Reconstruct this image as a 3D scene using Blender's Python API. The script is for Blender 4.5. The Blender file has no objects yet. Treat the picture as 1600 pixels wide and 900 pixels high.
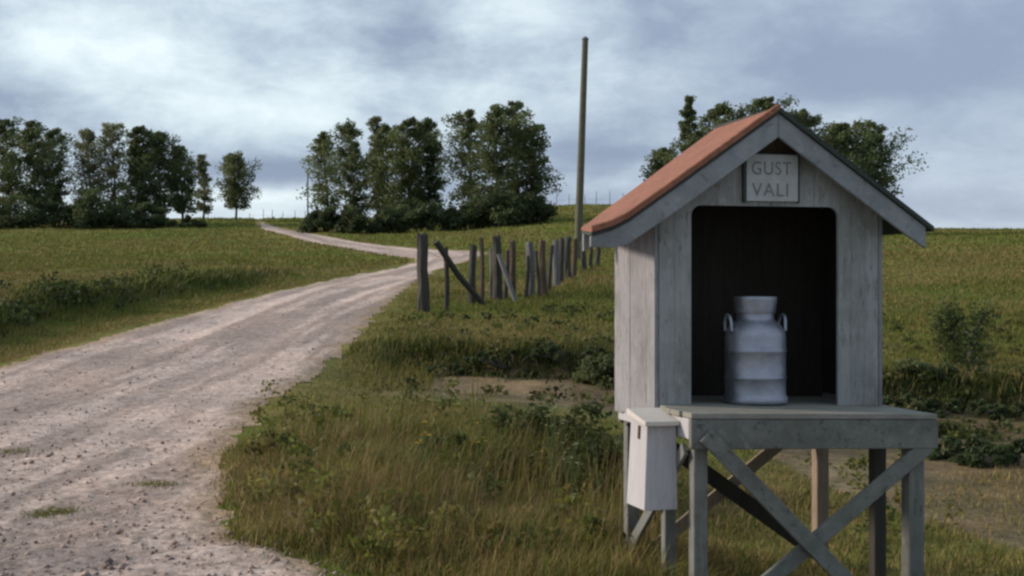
import bpy, math, random
import numpy as np
from mathutils import Vector

# ------------------------------------------------------------------ camera, sky, sun, exposure
scn = bpy.context.scene
COL = scn.collection
F = 2222.0          # focal length in photo pixels (50 mm on a 36 mm frame)
cam_d = bpy.data.cameras.new("camera")
cam = bpy.data.objects.new("camera", cam_d); COL.objects.link(cam)
cam.location = (0, 0, 0); cam.rotation_euler = (math.radians(90), 0, 0)
cam_d.sensor_width = 36; cam_d.lens = 50; cam_d.clip_start = 0.05; cam_d.clip_end = 9000
scn.camera = cam

SUN_EL, SUN_AZ = 21.0, -80.0       # azimuth measured from +Y (away from camera) towards +X
sd = Vector((math.sin(math.radians(SUN_AZ)) * math.cos(math.radians(SUN_EL)),
             math.cos(math.radians(SUN_AZ)) * math.cos(math.radians(SUN_EL)),
             math.sin(math.radians(SUN_EL))))
sl = bpy.data.lights.new("sun", 'SUN'); sun = bpy.data.objects.new("sun", sl); COL.objects.link(sun)
sun.rotation_euler = sd.to_track_quat('Z', 'Y').to_euler()
sl.energy = 3.3; sl.angle = math.radians(8); sl.color = (1.0, 0.84, 0.70)

world = bpy.data.worlds.new("World"); scn.world = world; world.use_nodes = True
nt = world.node_tree; N = nt.nodes; L = nt.links; N.clear()


def node(N, t, **kw):
    n = N.new(t)
    for k, v in kw.items():
        if hasattr(n, k):
            setattr(n, k, v)
        else:
            n.inputs[k].default_value = v
    return n


def math_(N, L, op, a, b=None, clamp=False):
    n = N.new('ShaderNodeMath'); n.operation = op; n.use_clamp = clamp
    for i, v in enumerate((a, b)):
        if v is None: continue
        if isinstance(v, (int, float)): n.inputs[i].default_value = v
        else: L.new(v, n.inputs[i])
    return n.outputs[0]


def ramp(N, L, fac, stops, interp='LINEAR'):
    n = N.new('ShaderNodeValToRGB'); cr = n.color_ramp; cr.interpolation = interp
    while len(cr.elements) > 1: cr.elements.remove(cr.elements[-1])
    for i, (p, c) in enumerate(stops):
        e = cr.elements[0] if i == 0 else cr.elements.new(p)
        e.position = p; e.color = (*c, 1) if len(c) == 3 else c
    if fac is not None: L.new(fac, n.inputs[0])
    return n.outputs[0]


def mixc(N, L, fac, a, b, mode='MIX'):
    n = N.new('ShaderNodeMix'); n.data_type = 'RGBA'; n.blend_type = mode
    for i, v in ((0, fac), (6, a), (7, b)):
        if isinstance(v, (int, float)): n.inputs[i].default_value = v
        elif isinstance(v, tuple): n.inputs[i].default_value = (*v, 1)
        else: L.new(v, n.inputs[i])
    return n.outputs[2]


sky = N.new('ShaderNodeTexSky'); sky.sky_type = 'NISHITA'; sky.sun_disc = False
sky.sun_elevation = math.radians(SUN_EL); sky.sun_rotation = math.radians(SUN_AZ)
sky.altitude = 400; sky.air_density = 1.0; sky.dust_density = 1.5
tc = N.new('ShaderNodeTexCoord')
sep = N.new('ShaderNodeSeparateXYZ'); L.new(tc.outputs['Generated'], sep.inputs[0])
az = math_(N, L, 'ARCTAN2', sep.outputs[0], sep.outputs[1])      # 0 straight ahead, + to the east
el = math_(N, L, 'MAXIMUM', sep.outputs[2], 0.0)
elw = math_(N, L, 'POWER', math_(N, L, 'ADD', el, 0.02), 0.75)     # clouds flatten to the horizon
cmb = N.new('ShaderNodeCombineXYZ')
L.new(az, cmb.inputs[0]); L.new(math_(N, L, 'MULTIPLY', elw, 1.7), cmb.inputs[1]); cmb.inputs[2].default_value = 3.7


def noise(N, L, vec, scale, detail=6, rough=0.55, dist=0.0, loc=None, dim='3D'):
    if loc:
        m = N.new('ShaderNodeMapping'); m.inputs['Location'].default_value = loc
        L.new(vec, m.inputs[0]); vec = m.outputs[0]
    n = N.new('ShaderNodeTexNoise'); n.noise_dimensions = dim
    n.inputs['Scale'].default_value = scale; n.inputs['Detail'].default_value = detail
    n.inputs['Roughness'].default_value = rough; n.inputs['Distortion'].default_value = dist
    if vec is not None: L.new(vec, n.inputs['Vector'])
    return n.outputs['Fac']


def gauss(cx, cz, sx, sz, amp):
    a = math_(N, L, 'DIVIDE', math_(N, L, 'SUBTRACT', az, cx), sx)
    b = math_(N, L, 'DIVIDE', math_(N, L, 'SUBTRACT', el, cz), sz)
    r2 = math_(N, L, 'ADD', math_(N, L, 'MULTIPLY', a, a), math_(N, L, 'MULTIPLY', b, b))
    return math_(N, L, 'MULTIPLY', math_(N, L, 'EXPONENT', math_(N, L, 'MULTIPLY', r2, -1.0)), amp)


n1 = noise(N, L, cmb.outputs[0], 4.2, 8, 0.50, 0.3)
n2 = noise(N, L, cmb.outputs[0], 15.0, 7, 0.62, 0.2, (4.1, 2.2, 0))
d = math_(N, L, 'ADD', math_(N, L, 'MULTIPLY', n1, 0.95), math_(N, L, 'MULTIPLY', n2, 0.72))
d = math_(N, L, 'SUBTRACT', d, 0.19)


def at_sky(px, py):
    X, Z = (px - 800) / F, (450 - py) / F
    l = math.sqrt(1 + X * X + Z * Z)
    return math.atan2(X, 1), Z / l


for px, py, sx, sy, amp in (      # where the cloud is thick (+) and thin (-)
        (0, 155, 110, 38, .24), (60, 10, 200, 40, .06), (625, 45, 75, 60, .16), (850, 80, 150, 34, .12),
        (1350, 60, 330, 70, .22), (1500, 120, 350, 60, .14), (1250, 265, 700, 34, .10), (970, 238, 120, 14, .22),
        (1500, 315, 260, 22, .18), (440, 262, 150, 22, .30), (1560, 335, 200, 12, .14), (640, 300, 300, 16, .10), (560, 20, 160, 40, -.06), (1540, 40, 120, 40, .06),
        (150, 60, 170, 50, -.26), (560, 150, 330, 80, -.16), (800, 20, 140, 50, -.14), (430, 305, 200, 16, -.25), (100, 325, 300, 30, -.1),
        (1380, 175, 330, 24, -.10), (880, 290, 130, 22, -.22), (1120, 95, 220, 60, -.12), (180, 165, 200, 30, -.12)):
    cx, cz = at_sky(px, py)
    d = math_(N, L, 'ADD', d, gauss(cx, cz, sx / F, sy / F, amp))
cloud = ramp(N, L, d, [(0.36, (.70, .79, .83)), (0.52, (.56, .655, .71)), (0.68, (.40, .48, .57)), (0.88, (.255, .315, .42)), (1.0, (.205, .26, .365))])
# towards the east the cloud goes violet-grey
east = math_(N, L, 'MULTIPLY', math_(N, L, 'ADD', az, 0.05), 3.0, clamp=True)
cloud = mixc(N, L, math_(N, L, 'MULTIPLY', east, 0.5), cloud, (.29, .345, .46))
low = ramp(N, L, el, [(0.0, (1, 1, 1)), (0.09, (0, 0, 0))])
cloud = mixc(N, L, math_(N, L, 'MULTIPLY', low, 0.30), cloud, (.48, .50, .60))
skyc = mixc(N, L, 0.92, sky.outputs[0], mixc(N, L, 1.0, cloud, (10, 10, 10), 'MULTIPLY'))
bg = N.new('ShaderNodeBackground'); bg.inputs[1].default_value = 0.1
L.new(skyc, bg.inputs[0])
wo = N.new('ShaderNodeOutputWorld'); L.new(bg.outputs[0], wo.inputs[0])

scn.view_settings.view_transform = 'Standard'; scn.view_settings.look = 'None'
scn.view_settings.gamma = 1; scn.view_settings.exposure = 0.38
scn.cycles.pixel_filter_type = 'BLACKMAN_HARRIS'; scn.cycles.filter_width = 2.6
scn.cycles.max_bounces = 5; scn.cycles.transparent_max_bounces = 4
scn.cycles.use_denoising = True

R = random.Random(11)
rng = np.random.default_rng(7)

# ------------------------------------------------------------------ helpers
def tag(o, label=None, cat=None, group=None, kind=None):
    if label: o['label'] = label
    if cat: o['category'] = cat
    if group: o['group'] = group
    if kind: o['kind'] = kind
    return o


def empty(name, loc=(0, 0, 0)):
    o = bpy.data.objects.new(name, None); COL.objects.link(o); o.location = loc
    o.empty_display_size = .2
    return o


def np_mesh(name, verts, faces_flat, counts, mat, parent=None, smooth=False, col=None, loc=(0, 0, 0)):
    me = bpy.data.meshes.new(name)
    verts = np.asarray(verts, dtype=np.float32) - np.asarray(loc, dtype=np.float32)
    nv = len(verts); me.vertices.add(nv); me.vertices.foreach_set('co', verts.ravel())
    faces_flat = np.asarray(faces_flat, dtype=np.int32); counts = np.asarray(counts, dtype=np.int32)
    me.loops.add(len(faces_flat)); me.loops.foreach_set('vertex_index', faces_flat)
    me.polygons.add(len(counts))
    st = np.zeros(len(counts), dtype=np.int32); st[1:] = np.cumsum(counts)[:-1]
    me.polygons.foreach_set('loop_start', st)
    if smooth: me.polygons.foreach_set('use_smooth', np.ones(len(counts), dtype=bool))
    me.update(calc_edges=True)
    if col is not None:
        a = me.color_attributes.new('col', 'FLOAT_COLOR', 'POINT')
        c = np.ones((nv, 4), dtype=np.float32); c[:, :3] = col
        a.data.foreach_set('color', c.ravel())
    me.materials.append(mat)
    o = bpy.data.objects.new(name, me); COL.objects.link(o)
    if parent: o.parent = parent
    o.location = loc if not parent else o.location
    return o


class MB:
    """collects boxes, boards and tubes and links them as one mesh"""
    def __init__(s): s.v = []; s.f = []
    def add(s, vs, fs):
        k = len(s.v); s.v += [tuple(v) for v in vs]; s.f += [tuple(k + i for i in f) for f in fs]
    def hexa(s, p):      # 8 points: bottom ring 0-3, top ring 4-7
        s.add(p, [(3, 2, 1, 0), (4, 5, 6, 7), (0, 1, 5, 4), (1, 2, 6, 5), (2, 3, 7, 6), (3, 0, 4, 7)])
    def tube(s, pts, rad, seg=8, cap=True):
        n = len(pts); k = len(s.v)
        for i, p in enumerate(pts):
            p = Vector(p)
            t = (Vector(pts[min(i + 1, n - 1)]) - Vector(pts[max(i - 1, 0)])).normalized()
            a = t.cross(Vector((0, 1, 0)) if abs(t.y) < .9 else Vector((1, 0, 0))).normalized(); b = t.cross(a)
            r = rad[i] if hasattr(rad, '__len__') else rad
            for j in range(seg):
                w = 2 * math.pi * j / seg
                s.v.append(tuple(p + a * r * math.cos(w) + b * r * math.sin(w)))
        for i in range(n - 1):
            for j in range(seg):
                j2 = (j + 1) % seg
                s.f.append((k + i * seg + j, k + i * seg + j2, k + (i + 1) * seg + j2, k + (i + 1) * seg + j))
        if cap:
            s.f.append(tuple(k + j for j in range(seg))[::-1]); s.f.append(tuple(k + (n - 1) * seg + j for j in range(seg)))
    def lathe(s, c, prof, seg=40):
        k = len(s.v); n = len(prof)
        for r, z in prof:
            for j in range(seg):
                w = 2 * math.pi * j / seg; s.v.append((c[0] + r * math.cos(w), c[1] + r * math.sin(w), c[2] + z))
        for i in range(n - 1):
            for j in range(seg):
                j2 = (j + 1) % seg
                s.f.append((k + i * seg + j, k + i * seg + j2, k + (i + 1) * seg + j2, k + (i + 1) * seg + j))
        s.f.append(tuple(k + j for j in range(seg))[::-1]); s.f.append(tuple(k + (n - 1) * seg + j for j in range(seg)))
    def build(s, name, mat, parent=None, smooth=False, bevel=0.0, loc=None, angle=40):
        me = bpy.data.meshes.new(name)
        o0 = Vector(loc) if loc is not None else (parent_world(parent) if parent else Vector((0, 0, 0)))
        me.from_pydata([tuple(Vector(v) - o0) for v in s.v], [], s.f); me.update()
        me.materials.append(mat)
        o = bpy.data.objects.new(name, me); COL.objects.link(o)
        if parent: o.parent = parent
        else: o.location = o0
        import bmesh
        b = bmesh.new(); b.from_mesh(me); bmesh.ops.recalc_face_normals(b, faces=b.faces)
        if bevel > 0:
            es = [e for e in b.edges if len(e.link_faces) == 2 and e.calc_face_angle(0) > .6]
            bmesh.ops.bevel(b, geom=es, offset=bevel, segments=1, affect='EDGES', clamp_overlap=True)
        b.to_mesh(me); b.free()
        if smooth:
            me.polygons.foreach_set('use_smooth', [True] * len(me.polygons)); me.set_sharp_from_angle(angle=math.radians(angle))
        return o


def parent_world(p):
    v = Vector(p.location)
    while p.parent: p = p.parent; v += Vector(p.location)
    return v


def smooth01(x): x = np.clip(x, 0, 1); return x * x * (3 - 2 * x)


_lat = rng.random((256, 256)).astype(np.float64)
def vnoise(x, y):
    x = np.asarray(x, float); y = np.asarray(y, float)
    xi = np.floor(x).astype(int); yi = np.floor(y).astype(int); fx = smooth01(x - xi); fy = smooth01(y - yi)
    g = lambda a, b: _lat[a & 255, b & 255]
    return ((g(xi, yi) * (1 - fx) + g(xi + 1, yi) * fx) * (1 - fy) + (g(xi, yi + 1) * (1 - fx) + g(xi + 1, yi + 1) * fx) * fy)
def fbm(x, y, o=4):
    r = 0; a = .5
    for i in range(o): r = r + a * (vnoise(x * 2 ** i + 13.1 * i, y * 2 ** i + 7.7 * i) - .5); a *= .5
    return r          # about -.4 .. .4


# ------------------------------------------------------------------ the lie of the land
TAB = {   # bearing (as photo column) : (distance, photo row the ground has there)
    -900: [(8, 894), (12, 735), (16, 655), (20, 590), (26, 530), (30, 500), (34, 462), (45, 430), (60, 405), (80, 384), (100, 366), (120, 355), (150, 352)],
    0: [(8, 894), (12, 735), (16, 655), (20, 592), (26, 532), (30, 500), (34, 462), (45, 428), (60, 403), (80, 383), (100, 366), (120, 354), (150, 350)],
    300: [(8, 894), (12, 735), (16, 655), (20, 592), (25, 545), (30, 507), (34, 484), (38, 462), (42, 445), (50, 424), (65, 402), (85, 380), (110, 358), (150, 341)],
    600: [(8, 894), (12, 735), (16, 652), (20, 590), (25, 535), (30, 497), (35, 470), (40, 450), (46, 433), (52, 421), (60, 411), (70, 400), (85, 379), (105, 359), (130, 347), (150, 341)],
    700: [(8, 894), (12, 735), (16, 655), (20, 596), (25, 535), (30, 494), (35, 466), (40, 447), (46, 430), (52, 417), (60, 402), (70, 392), (85, 376), (105, 356), (130, 344), (150, 336)],
    900: [(8, 894), (10, 815), (13, 735), (16, 668), (18, 628), (20, 594), (22, 568), (24, 540), (26, 518), (30, 486), (35, 456), (42, 430), (52, 404), (65, 385), (85, 360), (110, 338), (140, 322), (165, 317)],
    1150: [(8, 894), (10, 818), (13, 740), (16, 676), (18, 640), (20, 604), (22, 574), (24, 550), (28, 512), (35, 462), (45, 425), (60, 393), (80, 368), (110, 346), (140, 336), (165, 334)],
    1400: [(8, 894), (10, 822), (13, 750), (16, 698), (18, 662), (20, 622), (22, 588), (24, 562), (28, 522), (35, 472), (45, 432), (60, 400), (80, 377), (100, 365), (125, 359), (165, 361)],
    2500: [(8, 894), (10, 822), (13, 750), (16, 700), (18, 672), (20, 638), (22, 598), (24, 570), (28, 530), (35, 480), (45, 436), (60, 402), (80, 379), (100, 368), (125, 361), (165, 363)],
}
pxs = np.arange(-1700, 3301, 8.0)
Ys = np.concatenate([np.geomspace(1.2, 170, 560), np.geomspace(175, 4000, 26)])
cols = sorted(TAB); tabY = np.concatenate([np.geomspace(1.2, 170, 560), np.geomspace(175, 4000, 26)])
prof = []
for c in cols:
    yy = np.array([t[0] for t in TAB[c]], float); rr = np.array([t[1] for t in TAB[c]], float)
    zz = (450 - rr) / F * yy
    yy = np.concatenate([[0.5, 4], yy, [260, 600, 4000]]); zz = np.concatenate([[-1.6, -1.6], zz, [zz[-1] + .2, zz[-1] - 1.5, zz[-1] - 2]])
    prof.append(np.interp(np.log(tabY), np.log(yy), zz))
prof = np.array(prof)
G = np.array([np.interp(pxs, cols, prof[:, j]) for j in range(len(tabY))])      # [Y, px]
def blur(A, k, ax):
    ker = np.hanning(2 * k + 3)[1:-1]; ker /= ker.sum()
    P = np.pad(A, [(k, k) if i == ax else (0, 0) for i in range(2)], mode='edge')
    return np.apply_along_axis(lambda v: np.convolve(v, ker, 'valid'), ax, P)
G = blur(G, 9, 0); G = blur(G, 11, 1)

RL = np.array([(1, -30), (8, -9.5), (14, -8.0), (21.5, -7.75), (26.5, -7.75), (33, -7.35), (40, -6.3), (51, -4.7), (58, -4.0), (62, -4.3), (68, -6.0), (75, -8.4), (85, -12.2), (95, -15.2), (105, -18.3), (112, -20.0), (120, -21.5), (135, -24.2), (150, -27)])
RR = np.array([(1, 30), (4.6, 26), (4.9, 9), (5.4, 3.2), (6.2, .9), (7.2, -.5), (8.0, -1.15), (8.7, -1.7), (10, -1.95), (12.2, -2.5), (16.7, -2.95), (22.5, -2.72), (31, -2.9), (41, -2.9), (50, -2.45), (57, -1.4), (62, -.9), (66, -1.6), (70, -2.9), (76, -5.4), (85, -9.1), (95, -12.6), (105, -16.2), (112, -18.2), (120, -20.6), (135, -23.8), (150, -26.8)])
road_l = lambda Y: np.interp(Y, RL[:, 0], RL[:, 1])
road_r = lambda Y: np.interp(Y, RR[:, 0], RR[:, 1])
BANK = np.array([(-3, 23.5), (-1.5, 23), (0, 22.4), (1.6, 22.0), (5.7, 21), (8, 20.3), (14, 19), (40, 14)])
bank_y = lambda x: np.interp(x, BANK[:, 0], BANK[:, 1])


def height(x, y):
    x = np.asarray(x, float); y = np.asarray(y, float)
    yc = np.maximum(y, 1.2)
    px = np.clip(800 + F * x / yc, pxs[0], pxs[-1] - .01)
    j = np.interp(np.log(yc), np.log(Ys), np.arange(len(Ys))); i = (px - pxs[0]) / 8.0
    j0 = np.clip(j.astype(int), 0, len(Ys) - 2); i0 = np.clip(i.astype(int), 0, len(pxs) - 2)
    fj = j - j0; fi = i - i0
    z = (G[j0, i0] * (1 - fj) * (1 - fi) + G[j0 + 1, i0] * fj * (1 - fi) + G[j0, i0 + 1] * (1 - fj) * fi + G[j0 + 1, i0 + 1] * fj * fi)
    rl, rr = road_l(yc), road_r(yc)
    # ditch and turf bank along the far side of the road
    dl = rl - x
    w = smooth01((yc - 12) / 8) * (1 - smooth01((yc - 44) / 10))
    wob = .35 * fbm(x * .5 + 9, yc * .25)
    z = z + w * (-.26 * smooth01(dl / 1.6) * (1 - smooth01((dl - 2.7 + wob) / 1.1)) + .14 * np.exp(-((dl - 3.6) / 1.2) ** 2))
    # cut bank under the field on the near side
    by = bank_y(x) + .6 * fbm(x * .7, x * .13 + 4)
    s = by - yc
    wr = smooth01((x + 3.2) / 1.5) * (1 - smooth01((x - 25) / 10))
    z = z + wr * (-.30 * smooth01((s + .12) / .24) * (1 - smooth01((s - 1.5) / 3.5)) + .10 * np.exp(-((s + .7) / .8) ** 2))
    # grassy hump between road and ditch
    z = z + .13 * np.exp(-((x + .6) / 1.6) ** 2 - ((yc - 12) / 4.0) ** 2)
    # unevenness
    grassy = np.clip(np.maximum(dl, x - rr) / .5, 0, 1)
    far = np.clip(yc / 30, .3, 2)
    z = z + grassy * (.22 * far * fbm(x * .35, yc * .35) + .05 * fbm(x * 1.9 + 5, yc * 1.9)) + .03 * fbm(x * 1.1, yc * .6)
    return z


def gz(x, y): return float(height(np.array([x]), np.array([y]))[0])
def at(px, Y): X = (px - 800) / F * Y; return X, Y, gz(X, Y)


# ------------------------------------------------------------------ materials
def new_mat(name):
    m = bpy.data.materials.new(name); m.use_nodes = True
    n = m.node_tree; n.nodes.clear()
    out = n.nodes.new('ShaderNodeOutputMaterial'); b = n.nodes.new('ShaderNodeBsdfPrincipled')
    n.links.new(b.outputs[0], out.inputs[0]); b.inputs['Roughness'].default_value = .85
    b.inputs['Specular IOR Level'].default_value = .25
    return m, n.nodes, n.links, b, out


def bump(N, L, b, h, strength, dist):
    n = N.new('ShaderNodeBump'); n.inputs['Strength'].default_value = strength; n.inputs['Distance'].default_value = dist
    L.new(h, n.inputs['Height']); L.new(n.outputs[0], b.inputs['Normal'])


def geo_pos(N): return N.new('ShaderNodeNewGeometry').outputs['Position']
def obj_pos(N): return N.new('ShaderNodeTexCoord').outputs['Object']


def wood_mat(name, c1, c2, dirt=(.10, .095, .08), dirt_amt=.5, stretch=(14, 14, 1.1), rough=.8, coarse=2.2):
    m, N, L, b, o = new_mat(name)
    p = obj_pos(N); mp = N.new('ShaderNodeMapping'); mp.inputs['Scale'].default_value = stretch; L.new(p, mp.inputs[0])
    g = noise(N, L, mp.outputs[0], 3.0, 6, .65, .4)
    s = noise(N, L, p, coarse, 5, .6, 0, (3, 1, 7))
    gi = N.new('ShaderNodeNewGeometry').outputs['Random Per Island']
    c = mixc(N, L, ramp(N, L, g, [(.3, (0, 0, 0)), (.7, (1, 1, 1))]), c1, c2)
    c = mixc(N, L, math_(N, L, 'MULTIPLY', ramp(N, L, s, [(.48, (0, 0, 0)), (.72, (1, 1, 1))]), dirt_amt), c, dirt)
    streak = ramp(N, L, g, [(.62, (0, 0, 0)), (.72, (1, 1, 1))])
    c = mixc(N, L, math_(N, L, 'MULTIPLY', streak, dirt_amt * .7), c, dirt)
    mp2 = N.new('ShaderNodeMapping'); mp2.inputs['Scale'].default_value = tuple(v * .5 + 1 for v in stretch); L.new(p, mp2.inputs[0])
    pe = noise(N, L, mp2.outputs[0], 6.5, 7, .75, .5, (9, 4, 2))
    c = mixc(N, L, math_(N, L, 'MULTIPLY', ramp(N, L, pe, [(.56, (0, 0, 0)), (.63, (1, 1, 1))]), dirt_amt), c, tuple(v * .8 for v in dirt))
    c = mixc(N, L, math_(N, L, 'MULTIPLY', ramp(N, L, pe, [(.36, (1, 1, 1)), (.43, (0, 0, 0))]), dirt_amt * .6), c, tuple(min(.8, v * 1.35) for v in c2))
    c = mixc(N, L, math_(N, L, 'MULTIPLY', gi, .22), c, tuple(v * .6 for v in c1))
    L.new(c, b.inputs['Base Color']); b.inputs['Roughness'].default_value = rough
    bump(N, L, b, g, .35, .004)
    return m


M = {}
M['wall_side'] = wood_mat('weathered white boards', (.20, .20, .22), (.31, .305, .315), (.10, .095, .09), .8)
M['wall_front'] = wood_mat('greyed white boards', (.24, .248, .245), (.34, .345, .345), (.115, .118, .095), .75)
M['barge'] = wood_mat('grey barge board', (.215, .23, .245), (.295, .31, .325), (.12, .125, .12), .65, (3, 3, 3))
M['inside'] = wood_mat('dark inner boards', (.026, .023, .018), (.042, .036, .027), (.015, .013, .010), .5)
M['stand'] = wood_mat('grey painted timber', (.125, .132, .122), (.20, .205, .19), (.06, .06, .048), .75, (3, 3, 3))
M['stand_leg'] = wood_mat('grey painted posts', (.13, .138, .130), (.205, .21, .195), (.065, .065, .05), .75)
M['raw'] = wood_mat('raw brown timber', (.20, .155, .115), (.30, .24, .18), (.08, .06, .045), .5)
M['deck'] = wood_mat('worn deck boards', (.20, .20, .17), (.29, .285, .25), (.12, .115, .09), .5, (2, 14, 14))
M['box'] = wood_mat('white painted box', (.38, .38, .40), (.48, .475, .49), (.28, .26, .24), .3)
M['lid'] = wood_mat('white painted lid', (.55, .52, .48), (.63, .60, .56), (.36, .33, .28), .35)
M['old'] = wood_mat('old grey fence wood', (.034, .033, .028), (.068, .064, .054), (.045, .05, .035), .6)
M['old_brown'] = wood_mat('brown fence wood', (.075, .052, .035), (.12, .088, .062), (.05, .045, .035), .5)
M['old_pale'] = wood_mat('pale fence wood', (.11, .11, .112), (.17, .17, .17), (.06, .06, .05), .6)
M['pole'] = wood_mat('tarred pole', (.085, .082, .055), (.15, .145, .10), (.05, .05, .04), .4)
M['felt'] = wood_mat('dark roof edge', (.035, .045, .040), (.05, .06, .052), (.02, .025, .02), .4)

m, Nn, Ll, b, o = new_mat('red painted roof')
p = obj_pos(Nn); g = noise(Nn, Ll, p, 6, 8, .75, .6); g2 = noise(Nn, Ll, p, 38, 4, .7)
c = mixc(Nn, Ll, ramp(Nn, Ll, g, [(.3, (0, 0, 0)), (.7, (1, 1, 1))]), (.19, .070, .038), (.33, .138, .086))
c = mixc(Nn, Ll, ramp(Nn, Ll, g2, [(.46, (0, 0, 0)), (.68, (.85, .85, .85))]), c, (.12, .07, .045))
Ll.new(c, b.inputs['Base Color']); b.inputs['Roughness'].default_value = .7; bump(Nn, Ll, b, g2, .3, .004)
M['red'] = m

m, Nn, Ll, b, o = new_mat('dull aluminium')
p = obj_pos(Nn); g = noise(Nn, Ll, p, 9, 5, .6); g2 = noise(Nn, Ll, p, 60, 3, .6)
c = mixc(Nn, Ll, ramp(Nn, Ll, g, [(.35, (0, 0, 0)), (.7, (1, 1, 1))]), (.25, .265, .315), (.40, .415, .47))
c = mixc(Nn, Ll, ramp(Nn, Ll, g2, [(.6, (0, 0, 0)), (.75, (.5, .5, .5))]), c, (.30, .30, .29))
Ll.new(c, b.inputs['Base Color']); b.inputs['Metallic'].default_value = .85
Ll.new(ramp(Nn, Ll, g, [(.3, (.40,) * 3), (.7, (.62,) * 3)]), b.inputs['Roughness']); bump(Nn, Ll, b, g, .5, .012)
M['alu'] = m

m, Nn, Ll, b, o = new_mat('sign paint')
p = obj_pos(Nn); g = noise(Nn, Ll, p, 14, 5, .65)
c = mixc(Nn, Ll, ramp(Nn, Ll, g, [(.35, (0, 0, 0)), (.7, (1, 1, 1))]), (.33, .335, .33), (.42, .425, .43))
Ll.new(c, b.inputs['Base Color']); M['sign'] = m
m, Nn, Ll, b, o = new_mat('faded black letters')
g = noise(Nn, Ll, obj_pos(Nn), 30, 3, .6)
Ll.new(mixc(Nn, Ll, g, (.07, .07, .065), (.24, .24, .23)), b.inputs['Base Color']); M['ink'] = m
m, Nn, Ll, b, o = new_mat('rusty iron')
g = noise(Nn, Ll, obj_pos(Nn), 50, 3, .6)
Ll.new(mixc(Nn, Ll, g, (.05, .035, .028), (.12, .075, .05)), b.inputs['Base Color']); M['iron'] = m


def foliage_mat(name, trans=.30, rough=.6):
    m, N, L, b, o = new_mat(name)
    a = N.new('ShaderNodeVertexColor'); a.layer_name = 'col'
    L.new(a.outputs[0], b.inputs['Base Color']); b.inputs['Roughness'].default_value = rough
    t = N.new('ShaderNodeBsdfTranslucent'); L.new(a.outputs[0], t.inputs[0])
    mx = N.new('ShaderNodeMixShader'); mx.inputs[0].default_value = trans
    L.new(b.outputs[0], mx.inputs[1]); L.new(t.outputs[0], mx.inputs[2]); L.new(mx.outputs[0], o.inputs[0])
    return m
M['leaf'] = foliage_mat('leaves', .5); M['grass'] = foliage_mat('grass blades', .25, .7)
m, Nn, Ll, b, o = new_mat('bark')
p = obj_pos(Nn); g = noise(Nn, Ll, p, 6, 6, .7)
Ll.new(ramp(Nn, Ll, g, [(.35, (.035, .032, .026)), (.55, (.10, .095, .085)), (.7, (.22, .21, .19))]), b.inputs['Base Color'])
M['bark'] = m

# ground: turf, dry turf and bare earth from a painted-in world attribute plus noise
m, Nn, Ll, b, o = new_mat('turf')
a = Nn.new('ShaderNodeVertexColor'); a.layer_name = 'col'
p = geo_pos(Nn)
g = noise(Nn, Ll, p, 9.0, 6, .7); g2 = noise(Nn, Ll, p, .9, 6, .65, .3, (5, 2, 1)); g3 = noise(Nn, Ll, p, .16, 6, .6, .4)
c = mixc(Nn, Ll, 1.0, a.outputs[0], ramp(Nn, Ll, g, [(.3, (.55, .55, .5)), (.5, (1, 1, 1)), (.75, (1.45, 1.4, 1.2))]), 'MULTIPLY')
c = mixc(Nn, Ll, 1.0, c, ramp(Nn, Ll, g2, [(.3, (.70, .74, .66)), (.5, (1, 1, 1)), (.72, (1.35, 1.25, 1.1))]), 'MULTIPLY')
c = mixc(Nn, Ll, 1.0, c, ramp(Nn, Ll, g3, [(.32, (.72, .85, .75)), (.5, (1, 1, 1)), (.68, (1.25, 1.12, 1.0))]), 'MULTIPLY')
Ll.new(c, b.inputs['Base Color']); b.inputs['Roughness'].default_value = .95; b.inputs['Specular IOR Level'].default_value = .05
bump(Nn, Ll, b, g, .8, .05)
M['turf'] = m

m, Nn, Ll, b, o = new_mat('gravel')
p = geo_pos(Nn)
a = Nn.new('ShaderNodeVertexColor'); a.layer_name = 'col'
v = Nn.new('ShaderNodeTexVoronoi'); v.inputs['Scale'].default_value = 16; Ll.new(p, v.inputs['Vector'])
v2 = Nn.new('ShaderNodeTexVoronoi'); v2.inputs['Scale'].default_value = 47; Ll.new(p, v2.inputs['Vector'])
g = noise(Nn, Ll, p, 3.2, 8, .72, .2); g2 = noise(Nn, Ll, p, .55, 6, .6, .5); g3 = noise(Nn, Ll, p, 24, 5, .75)
c = ramp(Nn, Ll, g, [(.28, (.30, .232, .190)), (.42, (.415, .335, .288)), (.58, (.475, .388, .340)), (.76, (.54, .446, .395))])
c = mixc(Nn, Ll, 1.0, c, ramp(Nn, Ll, g3, [(.30, (.55, .53, .52)), (.46, (.98, .98, .98)), (.72, (1.3, 1.3, 1.3))]), 'MULTIPLY')
bw = Nn.new('ShaderNodeRGBToBW'); Ll.new(v.outputs['Color'], bw.inputs[0])
c = mixc(Nn, Ll, .55, c, mixc(Nn, Ll, 1.0, c, ramp(Nn, Ll, bw.outputs[0], [(.15, (.55, .54, .54)), (.85, (1.35, 1.33, 1.32))]), 'MULTIPLY'))
c = mixc(Nn, Ll, 1.0, c, ramp(Nn, Ll, g2, [(.30, (.78, .78, .80)), (.5, (1, 1, 1)), (.7, (1.2, 1.14, 1.1))]), 'MULTIPLY')
c = mixc(Nn, Ll, 1.0, c, a.outputs[0], 'MULTIPLY')
Ll.new(c, b.inputs['Base Color']); b.inputs['Roughness'].default_value = .95; b.inputs['Specular IOR Level'].default_value = .1
h = math_(Nn, Ll, 'ADD', math_(Nn, Ll, 'MULTIPLY', v.outputs['Distance'], -.6), math_(Nn, Ll, 'ADD', g3, math_(Nn, Ll, 'MULTIPLY', v2.outputs['Distance'], -.3)))
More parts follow.
